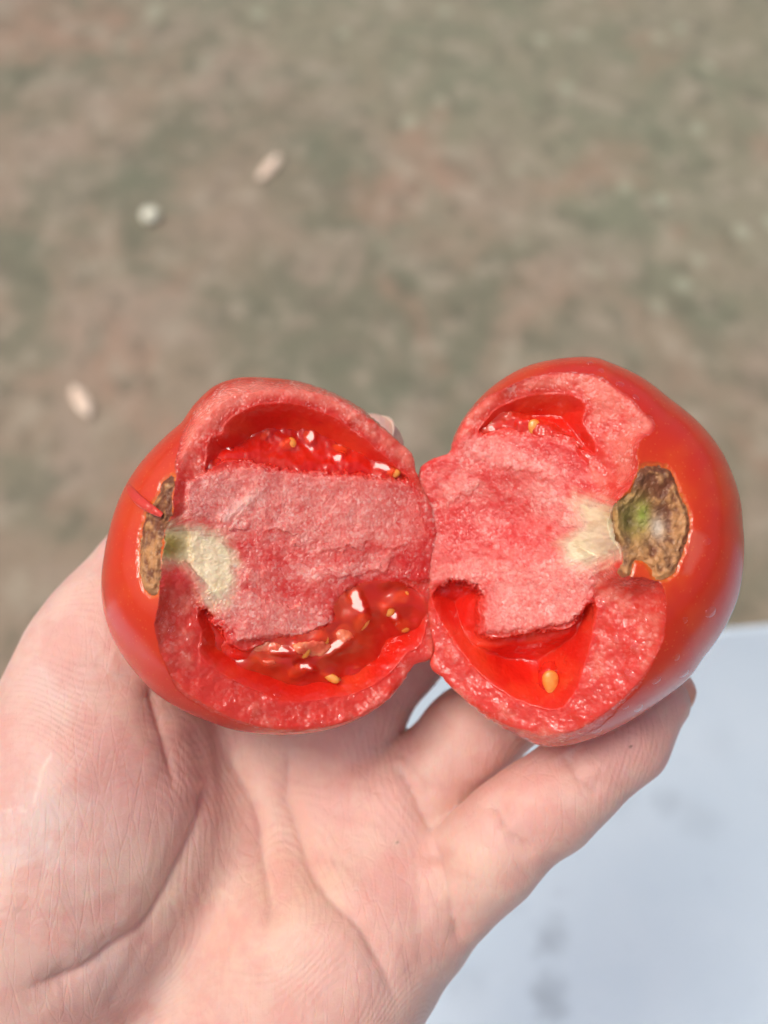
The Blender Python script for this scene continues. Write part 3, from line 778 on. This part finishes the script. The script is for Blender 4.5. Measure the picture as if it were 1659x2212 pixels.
def surface_common(q, px, py, zb, zpl, x, y):
    wx = px + 7 * fbm(px, py, 26, 3, q.seed) + 2.2 * noise(px / 5, py / 5, seed=q.seed + 4)
    wy = py + 7 * fbm(px, py, 26, 3, q.seed + 50) + 2.2 * noise(px / 5, py / 5, seed=q.seed + 54)
    s_rim = sdpoly(px + 2.2 * noise(px / 9, py / 9, seed=q.seed + 7) + 6 * noise(px / 34, py / 34, seed=q.seed + 5), py + 2.2 * noise(px / 9, py / 9, seed=q.seed + 8) + 6 * noise(px / 34, py / 34, seed=q.seed + 6), q.rim)
    inside = sstep(1.5, -2.0, s_rim)
    dC = sdpoly(wx, wy, q.core)
    kk = .35 + 1.5 * sstep(22, 2, dC)          # outer walls are smooth, the core side is ragged
    hf = sstep(22, 2, dC) * 5.0
    ax_, ay_ = px + (wx - px) * kk + hf * noise(px / 8, py / 8, seed=q.seed + 9), py + (wy - py) * kk + hf * noise(px / 8, py / 8, seed=q.seed + 10)
    dU, dL = sdpoly(ax_, ay_, q.up), sdpoly(ax_, ay_, q.lo)
    core = sstep(8, -8, dC)
    grn = noise(px / 3.4, py / 3.4, seed=q.seed + 20) * .6 + noise(px / 6.5, py / 6.5, seed=q.seed + 21)
    # torn core: chunky ledges with crumbly edges
    hc = 0.7 * fbm(px, py, 120, 2, q.seed + 40) + 0.26 * fbm(px, py, 24, 3, q.seed + 41) + 0.08 * grn
    slab = np.zeros_like(px); fog = np.zeros_like(px)
    for poly, hgt in q.slabs:
        e = sdpoly(px + 24 * fbm(px, py, 44, 5, q.seed + 60, .62), py + 24 * fbm(px, py, 44, 5, q.seed + 61, .62), poly)
        s = sstep(3, -3, e) * np.clip(.55 + .45 * np.exp(np.minimum(e, 0) / 26), .4, 1); slab = np.maximum(slab, s); fog = np.maximum(fog, sstep(42, -34, e)); hc = hc + .5 * hgt * s * sstep(-.45, .35, fbm(px, py, 70, 2, q.seed + 63))
    hr = 0.6 * fbm(px, py, 44, 3, q.seed + 70) + 0.04 * grn - 0.4
    h = zpl + core * (hc + .3) + (1 - core) * hr
    lipw = sstep(4, 40, dC)
    def bowl(d, w, dep):
        t = np.clip(-d / w, 0, 1); steep = (.55 * (1 - (1 - t) ** 2) + .45 * np.sqrt(1 - (1 - t) ** 2)) * sstep(0, .12, t); return dep * (steep + (.35 * t + .65 * sstep(-.15, .9, t) - .65 * sstep(-.15, .9, 0.0) * (1 - t) - steep) * lipw)
    inL = sstep(1, -4, np.minimum(dU, dL))
    smoothz = zpl - bowl(dU, q.upw, q.upd) - bowl(dL, q.low, q.lod)
    h = np.where(inL > 0, h * (1 - inL) + inL * smoothz, h)
    lip = np.exp(np.minimum(s_rim, 0) / 20.0)
    h = h + np.maximum(zb - h, 0) * lip
    zin = np.minimum(zb - 0.16 - .12 * noise(px / 7, py / 7, seed=q.seed + 80) - .05 * grn, h)
    z = zb + (zin - zb) * inside
    # colours
    n1 = fbm(px, py, 60, 4, q.seed + 90); n2 = fbm(px, py, 16, 3, q.seed + 91)
    def mx(a, b, w): return a + (b - a) * np.clip(w, 0, 1)[:, None]
    dmin = np.minimum(dU, dL)
    # wall: random frosting plus painted sheen, paler at top, redder below, clear red towards the skin and the chambers
    frost_sheen = sstep(-.25, .45, n1 + .3 * n2 + .35 * sstep(1050, 880, py) - .25 * sstep(1350, 1500, py))
    c_r = mx(np.tile(C_RIM, (len(px), 1)), C_RIMP, frost_sheen * .62 * sstep(0, -16, s_rim) * sstep(2, 22, dmin))
    # core: palest along the fibres that fan out from the stem, redder towards chambers and far end
    gx0, gy0 = q.scar[:, 0].mean(), q.scar[:, 1].mean()
    ang = np.arctan2(py - gy0, (px - gx0) * (1 if gx0 < 800 else -1)); rr_ = np.hypot(px - gx0, py - gy0)
    fib = noise(ang * 7, rr_ / 160, seed=q.seed + 142) + .6 * noise(ang * 19, rr_ / 90, seed=q.seed + 143)
    fan = np.exp(-np.maximum(rr_ - 60, 0) / 330.0) * (.75 + .45 * fib)
    patch = np.clip(.55 * slab + .5 * n1 + .35 * n2, -.4, 1)
    c_c = mx(np.tile(C_CORE, (len(px), 1)), C_COREP, np.clip((.34 * fan + .36 * fog + .20 * slab) * (.80 + .40 * grn + .5 * n2) + .18 * n1 + .10 * n2 - .02, 0, 1))
    c_c = mx(c_c, C_CORED, np.clip(.70 * sstep(.45, -.40, n1 + .5 * n2 + .9 * fog + .2 * slab) + .65 * np.exp(-np.maximum(dmin, 0) / 16) * (1 - .6 * slab) + .5 * sstep(420, 600, rr_), 0, .92))
    cc = c_r + (c_c - c_r) * core[:, None]
    c_l = mx(np.tile(C_LOC, (len(px), 1)), C_LOC2, sstep(-.1, .5, fbm(px, py, 90, 3, q.seed + 95)))
    cc = cc + (c_l - cc) * sstep(12, -26, np.minimum(dU, dL))[:, None]
    grain = (.20 + .45 * frost_sheen * (1 - core) + .80 * core * (.35 + .65 * np.clip(fog + .3 * sstep(-.1, .4, n2 + n1), 0, 1))) * sstep(-10, 3, np.minimum(dU, dL))
    return z, cc, grain, inside, core, dU, dL, s_rim, n1, n2, grn

def skin_colour(q, px, py, scar_c, dS):
    near = np.exp(-np.maximum(dS, 0) / 45.0)
    n = fbm(px, py, 110, 3, q.seed + 100)
    c = np.tile(C_SKIN, (len(px), 1)); w = np.clip(.55 * near + .35 * sstep(-.1, .5, n), 0, 1)
    c = c + (C_SKINO - c) * w[:, None]
    halo = np.exp(-((dS - 3) / 4.0) ** 2) * (0.5 + 0.5 * noise(px / 9, py / 9, seed=q.seed + 3))
    return c + (lin(216, 168, 60) - c) * np.clip(halo * .4, 0, 1)[:, None]

def finish(q, px, py, z, cc, grain, inside, s_rim, scar, pith, pith_green, grn):
    dS = sdpoly(px + 5 * fbm(px, py, 18, 3, q.seed + 110), py + 5 * fbm(px, py, 18, 3, q.seed + 111), scar)
    gx0, gy0 = q.scar[:, 0].mean(), q.scar[:, 1].mean()
    dP = sdpoly(px + 8 * fbm(px, py, 22, 3, q.seed + 112), py + 8 * fbm(px, py, 22, 3, q.seed + 113), pith)
    part = np.where(inside > .5, 1, 0)
    cs = skin_colour(q, px, py, None, dS)
    cc = np.where((inside > .5)[:, None], cc, cs)
    # pith: pale fibres running out from the stem
    ang = np.arctan2(py - gy0, px - gx0); rr_ = np.hypot(px - gx0, py - gy0)
    fib = noise(ang * 9, rr_ / 70, seed=q.seed + 140) + .6 * noise(ang * 22, rr_ / 50, seed=q.seed + 141)
    wp = sstep(34, -14, dP + 14 * fib) * inside
    gx, gy, gr = pith_green
    c_p = C_PITH + (C_GREEN - C_PITH) * np.clip(np.exp(-((px - gx) ** 2 + (py - gy) ** 2) / gr ** 2) * 1.15, 0, 1)[:, None]
    c_p = c_p + (C_BUFF - c_p) * (.28 * sstep(.0, .4, fbm(px, py, 26, 3, q.seed + 120)) * sstep(8, -10, dP))[:, None]
    cc = cc + (c_p - cc) * (wp * (.8 + .2 * sstep(0, -6, dP)))[:, None]
    z = z + wp * (.10 * fbm(px, py, 16, 3, q.seed + 121) + .08 * fib)
    part = np.where((wp > .8) & (inside > .5), 3, part); grain = grain * (1 - .75 * wp)
    # corky scar, sunk at its rim, cracked and lumpy
    m = dS < 0
    rough = fbm(px, py, 26, 4, q.seed + 130, .45)
    rings = np.sin(dS / 2.6 + 2.2 * fbm(px, py, 30, 2, q.seed + 133)) * sstep(-40, -4, dS)
    crack = np.abs(fbm(px, py, 34, 2, q.seed + 131))
    zz = z + sstep(2, -5, dS) * (.25 + .55 * rough + .14 * rings - .12 * sstep(.07, .0, crack)) - .3 * np.exp(-(dS / 6) ** 2)
    z = np.where(dS < 8, zz, z)
    c_s = C_BROWN + (C_TAN - C_BROWN) * sstep(-.35, .35, rough + .5 * fbm(px, py, 60, 2, q.seed + 132) + .10 * rings + (py - q.scar[:, 1].mean()) / 260.)[:, None]
    cc = np.where(m[:, None], c_s, cc)
    part = np.where(m, 2, part)
    return z, cc, grain, part, dS, dP

def surface_left(px, py, zb, zpl, x, y):
    q = L
    zb = zb - 2.2 * np.exp(-((px - 335) ** 2 + (py - 1160) ** 2) / 95 ** 2)
    z, cc, grain, inside, core, dU, dL, s_rim, n1, n2, grn = surface_common(q, px, py, zb, zpl, x, y)
    # pale streak of fibre above the pith
    d, s = poly_dist(px, py, smooth_open([(470, 1140), (500, 1112), (545, 1075), (590, 1050)], 5))
    g = np.exp(-((d + 5 * fbm(px, py, 20, 3, 77)) / 15) ** 2) * inside * sstep(0, .2, s) * sstep(1, .6, s); z = z + .7 * g; cc = cc + (lin(234, 190, 176) - cc) * (.7 * g)[:, None]
    z, cc, grain, part, dS, dP = finish(q, px, py, z, cc, grain, inside, s_rim, q.scar, q.pith, (368, 1178, 36), grn)
    # wine-pink lobe under the scar
    g = np.exp(-(((px - 392) / 44) ** 2 + ((py - 1248) / 36) ** 2) * 1.2) * (part == 1)
    cc = cc + (lin(206, 62, 60) - cc) * (.6 * g)[:, None]; z = z + .8 * g
    return z, cc, grain, part
L.upw, L.upd, L.low, L.lod = 80.0, 6.5, 90.0, 7.0
L.surface = surface_left
half_l = build_half(L)

# --- right half
Rr = Half(); Rr.seed = 43; Rr.label = 'right half of the torn tomato with the round brown stem scar'
Rr.centre = (1275, 1190); Rr.zs, Rr.A, Rr.B = -6.0, 23.5, 24.0
Rr.outline = [(968, 979), (982, 938), (1023, 874), (1077, 824), (1141, 790), (1205, 776), (1273, 773), (1314, 786), (1369, 811), (1442, 865), (1501, 915), (1542, 966), (1570, 1025), (1585, 1075), (1592, 1143), (1590, 1234), (1579, 1289), (1556, 1344), (1510, 1412), (1474, 1462), (1424, 1503), (1342, 1558), (1273, 1590), (1214, 1606), (1159, 1606), (1105, 1581), (1055, 1553), (1000, 1508), (959, 1467), (929, 1440), (938, 1400), (924, 1340), (926, 1270), (930, 1200), (928, 1140), (915, 1085), (902, 1040), (908, 1012), (940, 988)]
Rr.torn = [(880, 900), (985, 960), (1000, 1200), (990, 1480), (1130, 1570), (1130, 1660), (880, 1500)]
Rr.rim = smooth_closed([(1050, 858), (1114, 830), (1169, 811), (1241, 802), (1296, 811), (1323, 829), (1369, 861), (1387, 888), (1417, 915), (1396, 943), (1369, 957), (1360, 993), (1362, 1020), (1350, 1046), (1318, 1078), (1303, 1110), (1305, 1150), (1322, 1186), (1318, 1225), (1345, 1240), (1401, 1250), (1424, 1280), (1428, 1335), (1424, 1394), (1396, 1458), (1364, 1503), (1319, 1549), (1275, 1583), (1214, 1604), (1150, 1612), (1090, 1590), (990, 1530), (900, 1450), (880, 1250), (880, 1000), (960, 950), (1010, 890)], 3)
Rr.up = smooth_closed([(1059, 893), (1087, 874), (1141, 854), (1205, 849), (1251, 859), (1271, 884), (1264, 911), (1287, 957), (1287, 984), (1260, 975), (1237, 952), (1205, 938), (1150, 935), (1090, 930), (1030, 935)], 3)
Rr.lo = smooth_closed([(941, 1271), (977, 1255), (1023, 1262), (1046, 1285), (1036, 1316), (1041, 1367), (1077, 1376), (1141, 1362), (1205, 1358), (1237, 1348), (1255, 1316), (1285, 1298), (1292, 1320), (1287, 1348), (1278, 1394), (1260, 1458), (1241, 1503), (1205, 1535), (1141, 1522), (1068, 1485), (1000, 1417), (954, 1348), (930, 1294)], 3)
Rr.core = [(905, 1000), (1000, 940), (1150, 940), (1240, 960), (1270, 1000), (1290, 1080), (1310, 1150), (1290, 1220), (1280, 1295), (1240, 1340), (1141, 1362), (1041, 1367), (1046, 1285), (977, 1255), (930, 1265), (890, 1150)]
Rr.slabs = [([(943, 1218), (1033, 1200), (1123, 1218), (1212, 1200), (1248, 1182), (1284, 1209), (1266, 1289), (1248, 1352), (1158, 1361), (1051, 1370), (1037, 1316), (1046, 1271), (979, 1254), (943, 1245)], 1.1),
            ([(1006, 949), (1069, 940), (1158, 994), (1212, 1021), (1203, 1034), (1105, 1012), (1015, 994)], .9),
            ([(948, 1043), (997, 1030), (1033, 1043), (1006, 1074), (961, 1092)], .8),
            ([(1149, 1039), (1203, 1065), (1248, 1110), (1248, 1146), (1203, 1128), (1167, 1092)], .7)]
Rr.scar = smooth_closed([(1364, 1020), (1383, 1009), (1433, 1011), (1451, 1029), (1469, 1070), (1490, 1111), (1487, 1157), (1465, 1203), (1442, 1239), (1401, 1248), (1383, 1216), (1351, 1207), (1335, 1239), (1314, 1234), (1323, 1189), (1303, 1148), (1303, 1096), (1342, 1066), (1355, 1043)], 3)
Rr.pith = smooth_closed([(1245, 1086), (1292, 1100), (1306, 1130), (1312, 1160), (1320, 1180), (1282, 1205), (1251, 1218), (1228, 1205), (1222, 1178), (1246, 1155), (1256, 1120)], 3)
Rr.plane = lambda px, py: -6.0 + (px - 930) * S * 0.46 + 0.03 * (py - 1200) * S

def surface_right(px, py, zb, zpl, x, y):
    q = Rr
    zb = zb - 3.0 * np.exp(-((px - 1395) ** 2 + (py - 1130) ** 2) / 105 ** 2)
    z, cc, grain, inside, core, dU, dL, s_rim, n1, n2, grn = surface_common(q, px, py, zb, zpl, x, y)
    z = z + inside * np.minimum(4.0 * np.exp(-(((px - 1305) / 60) ** 2 + ((py - 1140) / 60) ** 2)), np.maximum(zb - .4 - z, 0))
    # shallow bowl in the core
    z = z - 2.4 * np.exp(-(((px - 1110) / 95) ** 2 + ((py - 1115) / 70) ** 2)) * inside
    z, cc, grain, part, dS, dP = finish(q, px, py, z, cc, grain, inside, s_rim, q.scar, q.pith, (1318, 1110, 30), grn)
    # green-and-buff hollow in the middle of the scar, a pale fleck beside it
    sc_ = (part == 2)
    g = np.exp(-(((px - 1352) / 48) ** 2 + ((py - 1118) / 52) ** 2) * 1.3) * sc_
    cc = cc + (lin(158, 142, 78) - cc) * np.clip(1.15 * g, 0, 1)[:, None]; z = z - 1.2 * g
    g = np.exp(-(((px - 1378) / 14) ** 2 + ((py - 1112) / 24) ** 2)) * sc_; cc = cc + (lin(152, 168, 70) - cc) * (.9 * g)[:, None]
    g = np.exp(-(((px - 1412) / 17) ** 2 + ((py - 1140) / 22) ** 2)) * sc_; cc = cc + (lin(206, 190, 168) - cc) * (.85 * g)[:, None]
    g = np.exp(-(((px - 1345) / 12) ** 2 + ((py - 1128) / 22) ** 2)) * sc_; cc = cc + (lin(92, 80, 44) - cc) * (.8 * g)[:, None]; z = z - .9 * g
    # soft pink patch, slightly sunk, at the lower right of the scar
    e = sdpoly(px + 3 * noise(px / 8, py / 8, seed=5), py, [(1492, 1138), (1526, 1158), (1520, 1195), (1490, 1240), (1470, 1238), (1480, 1200), (1492, 1165)])
    g = sstep(9, -9, e) * (part == 0); cc = cc + (lin(216, 104, 84) - cc) * (.55 * g)[:, None]; z = z - .10 * g
    return z, cc, grain, part
Rr.upw, Rr.upd, Rr.low, Rr.lod = 55.0, 4.5, 90.0, 9.5
Rr.surface = surface_right
half_r = build_half(Rr)

# --- gel, seeds, drops, flap
def gel(q, poly, zfun, name='gel', mat=None, raw=False):
    p = np.asarray(poly) if raw else smooth_closed(poly, 3); lo, hi = p.min(0) - 6, p.max(0) + 6; st = 2.6
    gx, gy = np.arange(lo[0], hi[0], st), np.arange(lo[1], hi[1], st)
    X, Y = np.meshgrid(gx, gy, indexing='ij'); x, y = X.ravel(), Y.ravel()
    d = sdpoly(x + 4 * noise(x / 14, y / 14, seed=2), y + 4 * noise(x / 14, y / 14, seed=6), p)
    z = zfun(x, y, d)
    k = S * (D - z) / D
    v = np.stack([(x - 829.5) * k, (1106 - y) * k, z], 1)
    nx, ny = X.shape; i, j = np.meshgrid(np.arange(nx - 1), np.arange(ny - 1), indexing='ij'); a = (i * ny + j).ravel()
    f = np.stack([a, a + 1, a + ny + 1, a + ny], 1)
    f = f[(d[f] < 3).all(1)]
    vv, f2, _ = compact(v, f, [])
    return mesh_obj(name, vv, f2, mat or GEL, parent=q.root, base=TBASE)

def seed(q, px, py, z, ln, wd, ang, tilt=0.0):
    u, vv = np.meshgrid(np.linspace(0, 2 * np.pi, 20, endpoint=False), np.linspace(0, np.pi, 13), indexing='ij')
    X = np.cos(vv) * ln / 2; tap = np.sin(vv) * (1 + .28 * np.cos(vv))
    Y = np.cos(u) * tap * wd / 2; Z = np.sin(u) * tap * wd * .27
    ca, sa, ct, st = math.cos(ang), math.sin(ang), math.cos(tilt), math.sin(tilt)
    X, Z = X * ct - Z * st, X * st + Z * ct
    v = np.stack([X * ca - Y * sa, X * sa + Y * ca, Z], -1).reshape(-1, 3) + P(px, py, z)
    i, j = np.meshgrid(np.arange(20), np.arange(12), indexing='ij'); a = (i * 13 + j).ravel(); b = (((i + 1) % 20) * 13 + j).ravel()
    return mesh_obj('seed', v, np.stack([a, b, b + 1, a + 1], 1), SEED, parent=q.root, base=TBASE)

LSEEDS = [(570, 931, 3.2, 2.0, 1.4), (668, 938, 3.2, 1.9, 1.5), (848, 1022, 2.4, 1.6, .4), (866, 1291, 2.8, 2.0, .3), (834, 1314, 2.8, 2.0, -.6), (738, 1372, 3.6, 2.5, .9),
          (715, 1464, 3.3, 1.3, -.45), (906, 1352, 2.8, 2.2, 1.2), (816, 1419, 3.0, 2.1, .1), (590, 1396, 3.4, 2.4, .3), (648, 1402, 3.2, 2.3, -.5), (760, 1290, 2.6, 1.8, .8), (690, 1380, 3.0, 2.2, .2), (780, 1345, 3.0, 2.1, 1.1), (868, 1350, 2.8, 2.0, -.3), (640, 1450, 3.0, 2.0, .5), (770, 1455, 2.8, 2.0, 1.3), (545, 1415, 2.8, 2.0, -.2), (620, 960, 2.8, 1.9, .3), (735, 965, 2.8, 1.9, -.4)]
def tilt_glints(z, x, y, glints):
    """flat facets added to the gel, tilted to mirror the sun: (centre, size, slope)"""
    for cx, cy, rx, ry, rot, fx, fy in glints:
        dx, dy = (x - cx) + 5 * noise(x / 12, y / 12, seed=96), (y - cy) + 5 * noise(x / 12, y / 12, seed=97)
        u, v = dx * math.cos(rot) + dy * math.sin(rot), -dx * math.sin(rot) + dy * math.cos(rot)
        r2 = (u / rx) ** 2 + (v / ry) ** 2; w = sstep(1.7, .75, np.sqrt(r2))
        base = np.sum(z * np.exp(-r2)) / np.maximum(np.sum(np.exp(-r2)), 1e-9) if len(np.atleast_1d(x)) > 50 else z
        z = z * (1 - w) + w * (base + .25 + fx * (x - cx) * S - fy * (y - cy) * S)
    return z
GLINTS_L = [(772, 1300, 30, 13, 1.1, .187, -.30), (722, 1396, 34, 11, -.5, .174, -.33), (600, 1404, 30, 9, .15, .14, -.33), (660, 1440, 18, 8, .3, .16, -.33), (850, 1330, 14, 9, .8, .2, -.30)]  # slopes shaped so that the gel shows sun highlights here
GLINTS_U = [(488, 972, 15, 12, .4, .11, -.22), (828, 1008, 20, 9, .3, .20, -.22), (730, 988, 13, 7, -.4, .17, -.22), (672, 945, 9, 15, .2, .15, -.21)]
def zL(x, y, d):
    pl = L.plane(x, y)
    e = sdpoly(x, y, L.core)                      # the gel is heaped against the core and thins to the outer wall
    z = pl + .2 - 4.2 * sstep(45, 135, e) - 3.6 * sstep(640, 470, x + .25 * (1400 - y)) + 1.5 * noise(x / 62, y / 50, seed=71) + .5 * noise(x / 30, y / 30, seed=73)
    for (sx, sy, l_, w_, a_) in LSEEDS: z = z + .6 * np.exp(-((x - sx) ** 2 + (y - sy) ** 2) / 18 ** 2)
    return tilt_glints(z, x, y, GLINTS_L)
gel(L, L.lo, zL, raw=True)
def mat_pulp():
    t = NT('torn_pulp'); o = t.obj()
    nb = t.bump(t.noise(o, 500.0, 3), 0.5, 0.0006)
    p = t.n('ShaderNodeBsdfPrincipled', Base_Color=t.mix(t.ramp(t.noise(o, 260.0, 3), 0.4, 0.62), (0.84, 0.12, 0.05), (0.90, 0.28, 0.13)), Roughness=0.2, Normal=nb,
            Subsurface_Weight=0.7, Subsurface_Radius=(1, .4, .2), Subsurface_Scale=0.002, Coat_Weight=1.0, Coat_Roughness=0.04)
    return t.done(p)
PULP = mat_pulp()
for k_, poly in enumerate(([(520, 1388), (560, 1380), (600, 1386), (612, 1404), (572, 1412), (532, 1406)], [(630, 1388), (690, 1380), (716, 1396), (690, 1420), (642, 1416)], [(722, 1362), (750, 1356), (772, 1376), (750, 1396), (726, 1390)], [(560, 1424), (592, 1420), (600, 1436), (574, 1442)])):
    gel(L, poly, lambda x, y, d: zL(x, y, d) - .7 + 1.2 * np.sqrt(np.clip(-d / 14, 0, 1)) + .25 * noise(x / 9, y / 9, seed=95), name='pulp', mat=PULP)
def zLU(x, y, d):
    pl = L.plane(x, y); t = np.clip((1022 - y) / 90, 0, 1)
    return tilt_glints(pl - .9 - 3.8 * sstep(0, 1, t) + 1.3 * fbm(x, y, 48, 3, 75), x, y, GLINTS_U)
gel(L, L.up, zLU, mat=GELR, raw=True)
for (sx, sy, l_, w_, a_) in LSEEDS:
    zz = (zL if sy > 1150 else zLU)(np.array([float(sx)]), np.array([float(sy)]), np.array([-40.0]))[0]
    seed(L, sx, sy, zz - (1.5 if sy > 1150 else 1.0), l_ * 1.25, w_ * 1.25, a_)
seed(L, 715, 1464, zL(np.array([715.]), np.array([1464.]), np.array([-40.]))[0] + .15, 3.4, 1.5, -.45)

def zRU(x, y, d):
    pl = Rr.plane(x, y)
    return pl - .6 + 1.0 * fbm(x, y, 60, 3, 81) + .3 * fbm(x, y, 18, 2, 82) - 1.2 * sstep(-14, 3, d)
gel(Rr, [(1010, 950), (1040, 905), (1085, 878), (1130, 895), (1190, 912), (1235, 945), (1262, 975), (1240, 1000), (1170, 985), (1100, 975), (1040, 975)], zRU)
for (sx, sy, l_, w_, a_) in [(1061, 902, 2.8, 2.0, 1.0), (1153, 922, 2.8, 2.1, 1.3)]:
    seed(Rr, sx, sy, zRU(np.array([float(sx)]), np.array([float(sy)]), np.array([-40.]))[0] - .35, l_, w_, a_)
# the one bright seed in its sac at the bottom of the right lower chamber
pt, nn = surf(Rr, 1189, 1490)
zs_ = Rr.plane(1189, 1476) - 4.6
seed(Rr, 1189, 1474, zs_ + 1.0, 4.6, 2.9, math.radians(95), .2)
def zSac(x, y, d): return zs_ - 1.6 + 2.3 * np.sqrt(np.clip(-d / 26, 0, 1)) + .2 * fbm(x, y, 20, 2, 91)
gel(Rr, [(1163, 1470), (1170, 1440), (1190, 1428), (1212, 1445), (1218, 1480), (1206, 1520), (1186, 1538), (1168, 1516)], zSac, mat=GELR)

def drop(q, px, py, r, flat=.38, sx=1.0):
    c, n = surf(q, px, py)
    n = n / np.linalg.norm(n); t = np.cross(n, [0, 1, .3]); t /= np.linalg.norm(t); b = np.cross(n, t)
    u, v = np.meshgrid(np.linspace(0, 2 * np.pi, 20, endpoint=False), np.linspace(0, np.pi / 2, 9), indexing='ij')
    r = r * 1.2
    rr = r * (1 + .15 * np.sin(2 * u + px))
    pts = c + (np.cos(u) * np.cos(v) * rr * sx)[..., None] * t + (np.sin(u) * np.cos(v) * rr)[..., None] * b + (np.sin(v) * r * flat - .08)[..., None] * n
    i, j = np.meshgrid(np.arange(20), np.arange(8), indexing='ij'); a = (i * 9 + j).ravel(); b2 = (((i + 1) % 20) * 9 + j).ravel()
    mesh_obj('water_drop', pts.reshape(-1, 3), np.stack([a, b2, b2 + 1, a + 1], 1), WATER, parent=q.root, base=TBASE)
for a in [(1368, 1396, 1.0), (1358, 1456, .95), (1535, 1322, 1.05), (1300, 1305, .8), (1392, 1340, .6), (1330, 1380, .6), (1462, 1420, .6), (1420, 1470, .7), (1478, 1455, .9), (1380, 1530, .9), (1290, 1580, .8), (1345, 1515, .5), (1352, 1528, .5), (1528, 1170, .6), (1480, 1340, .5), (1300, 800, .6), (1340, 830, .7), (1374, 858, .6), (1275, 784, .6), (1190, 1570, .7)]:
    drop(Rr, *a)
for a in [(600, 1500, .6), (430, 1390, .6), (352, 1340, .7), (371, 1362, .7), (700, 1560, .5), (735, 1545, .5)]:
    drop(L, *a)

def flap():
    """a curled sliver of skin lying across the left scar"""
    pl = smooth_open([(276, 1046), (292, 1072), (318, 1094), (350, 1113)], 8); n = len(pl); m = 9
    tn = np.gradient(pl, axis=0); tn /= np.linalg.norm(tn, axis=1, keepdims=True); nm = np.stack([-tn[:, 1], tn[:, 0]], 1)
    rows = []
    for i in range(n):
        base, nn = surf(L, *pl[i]); wdt = 11 * math.sin(math.pi * min(1, (i + 3) / (n + 4))) ** .5
        for s_ in (0, 1):
            for j in range(m):
                t = j / (m - 1) * 2 - 1
                x, y = pl[i] + nm[i] * t * wdt; zz = base[2] + .3 + .35 * (1 - t * t) + .25 * (i / n) + (.25 if s_ else -.25)
                rows.append(P(x, y, zz))
    v = np.array(rows).reshape(n, 2 * m, 3)
    ring = np.r_[np.arange(m), np.arange(2 * m - 1, m - 1, -1)]; k = len(ring); fs = []
    for i in range(n - 1):
        for j in range(k):
            a, b = ring[j], ring[(j + 1) % k]; fs.append([i * 2 * m + a, i * 2 * m + b, (i + 1) * 2 * m + b, (i + 1) * 2 * m + a])
    vv = v.reshape(-1, 3); c = np.tile(lin(214, 60, 44), (len(vv), 1))
    mesh_obj('skin_flap', vv, fs, TSKIN, parent=L.root, base=TBASE, colour=c)
flap()
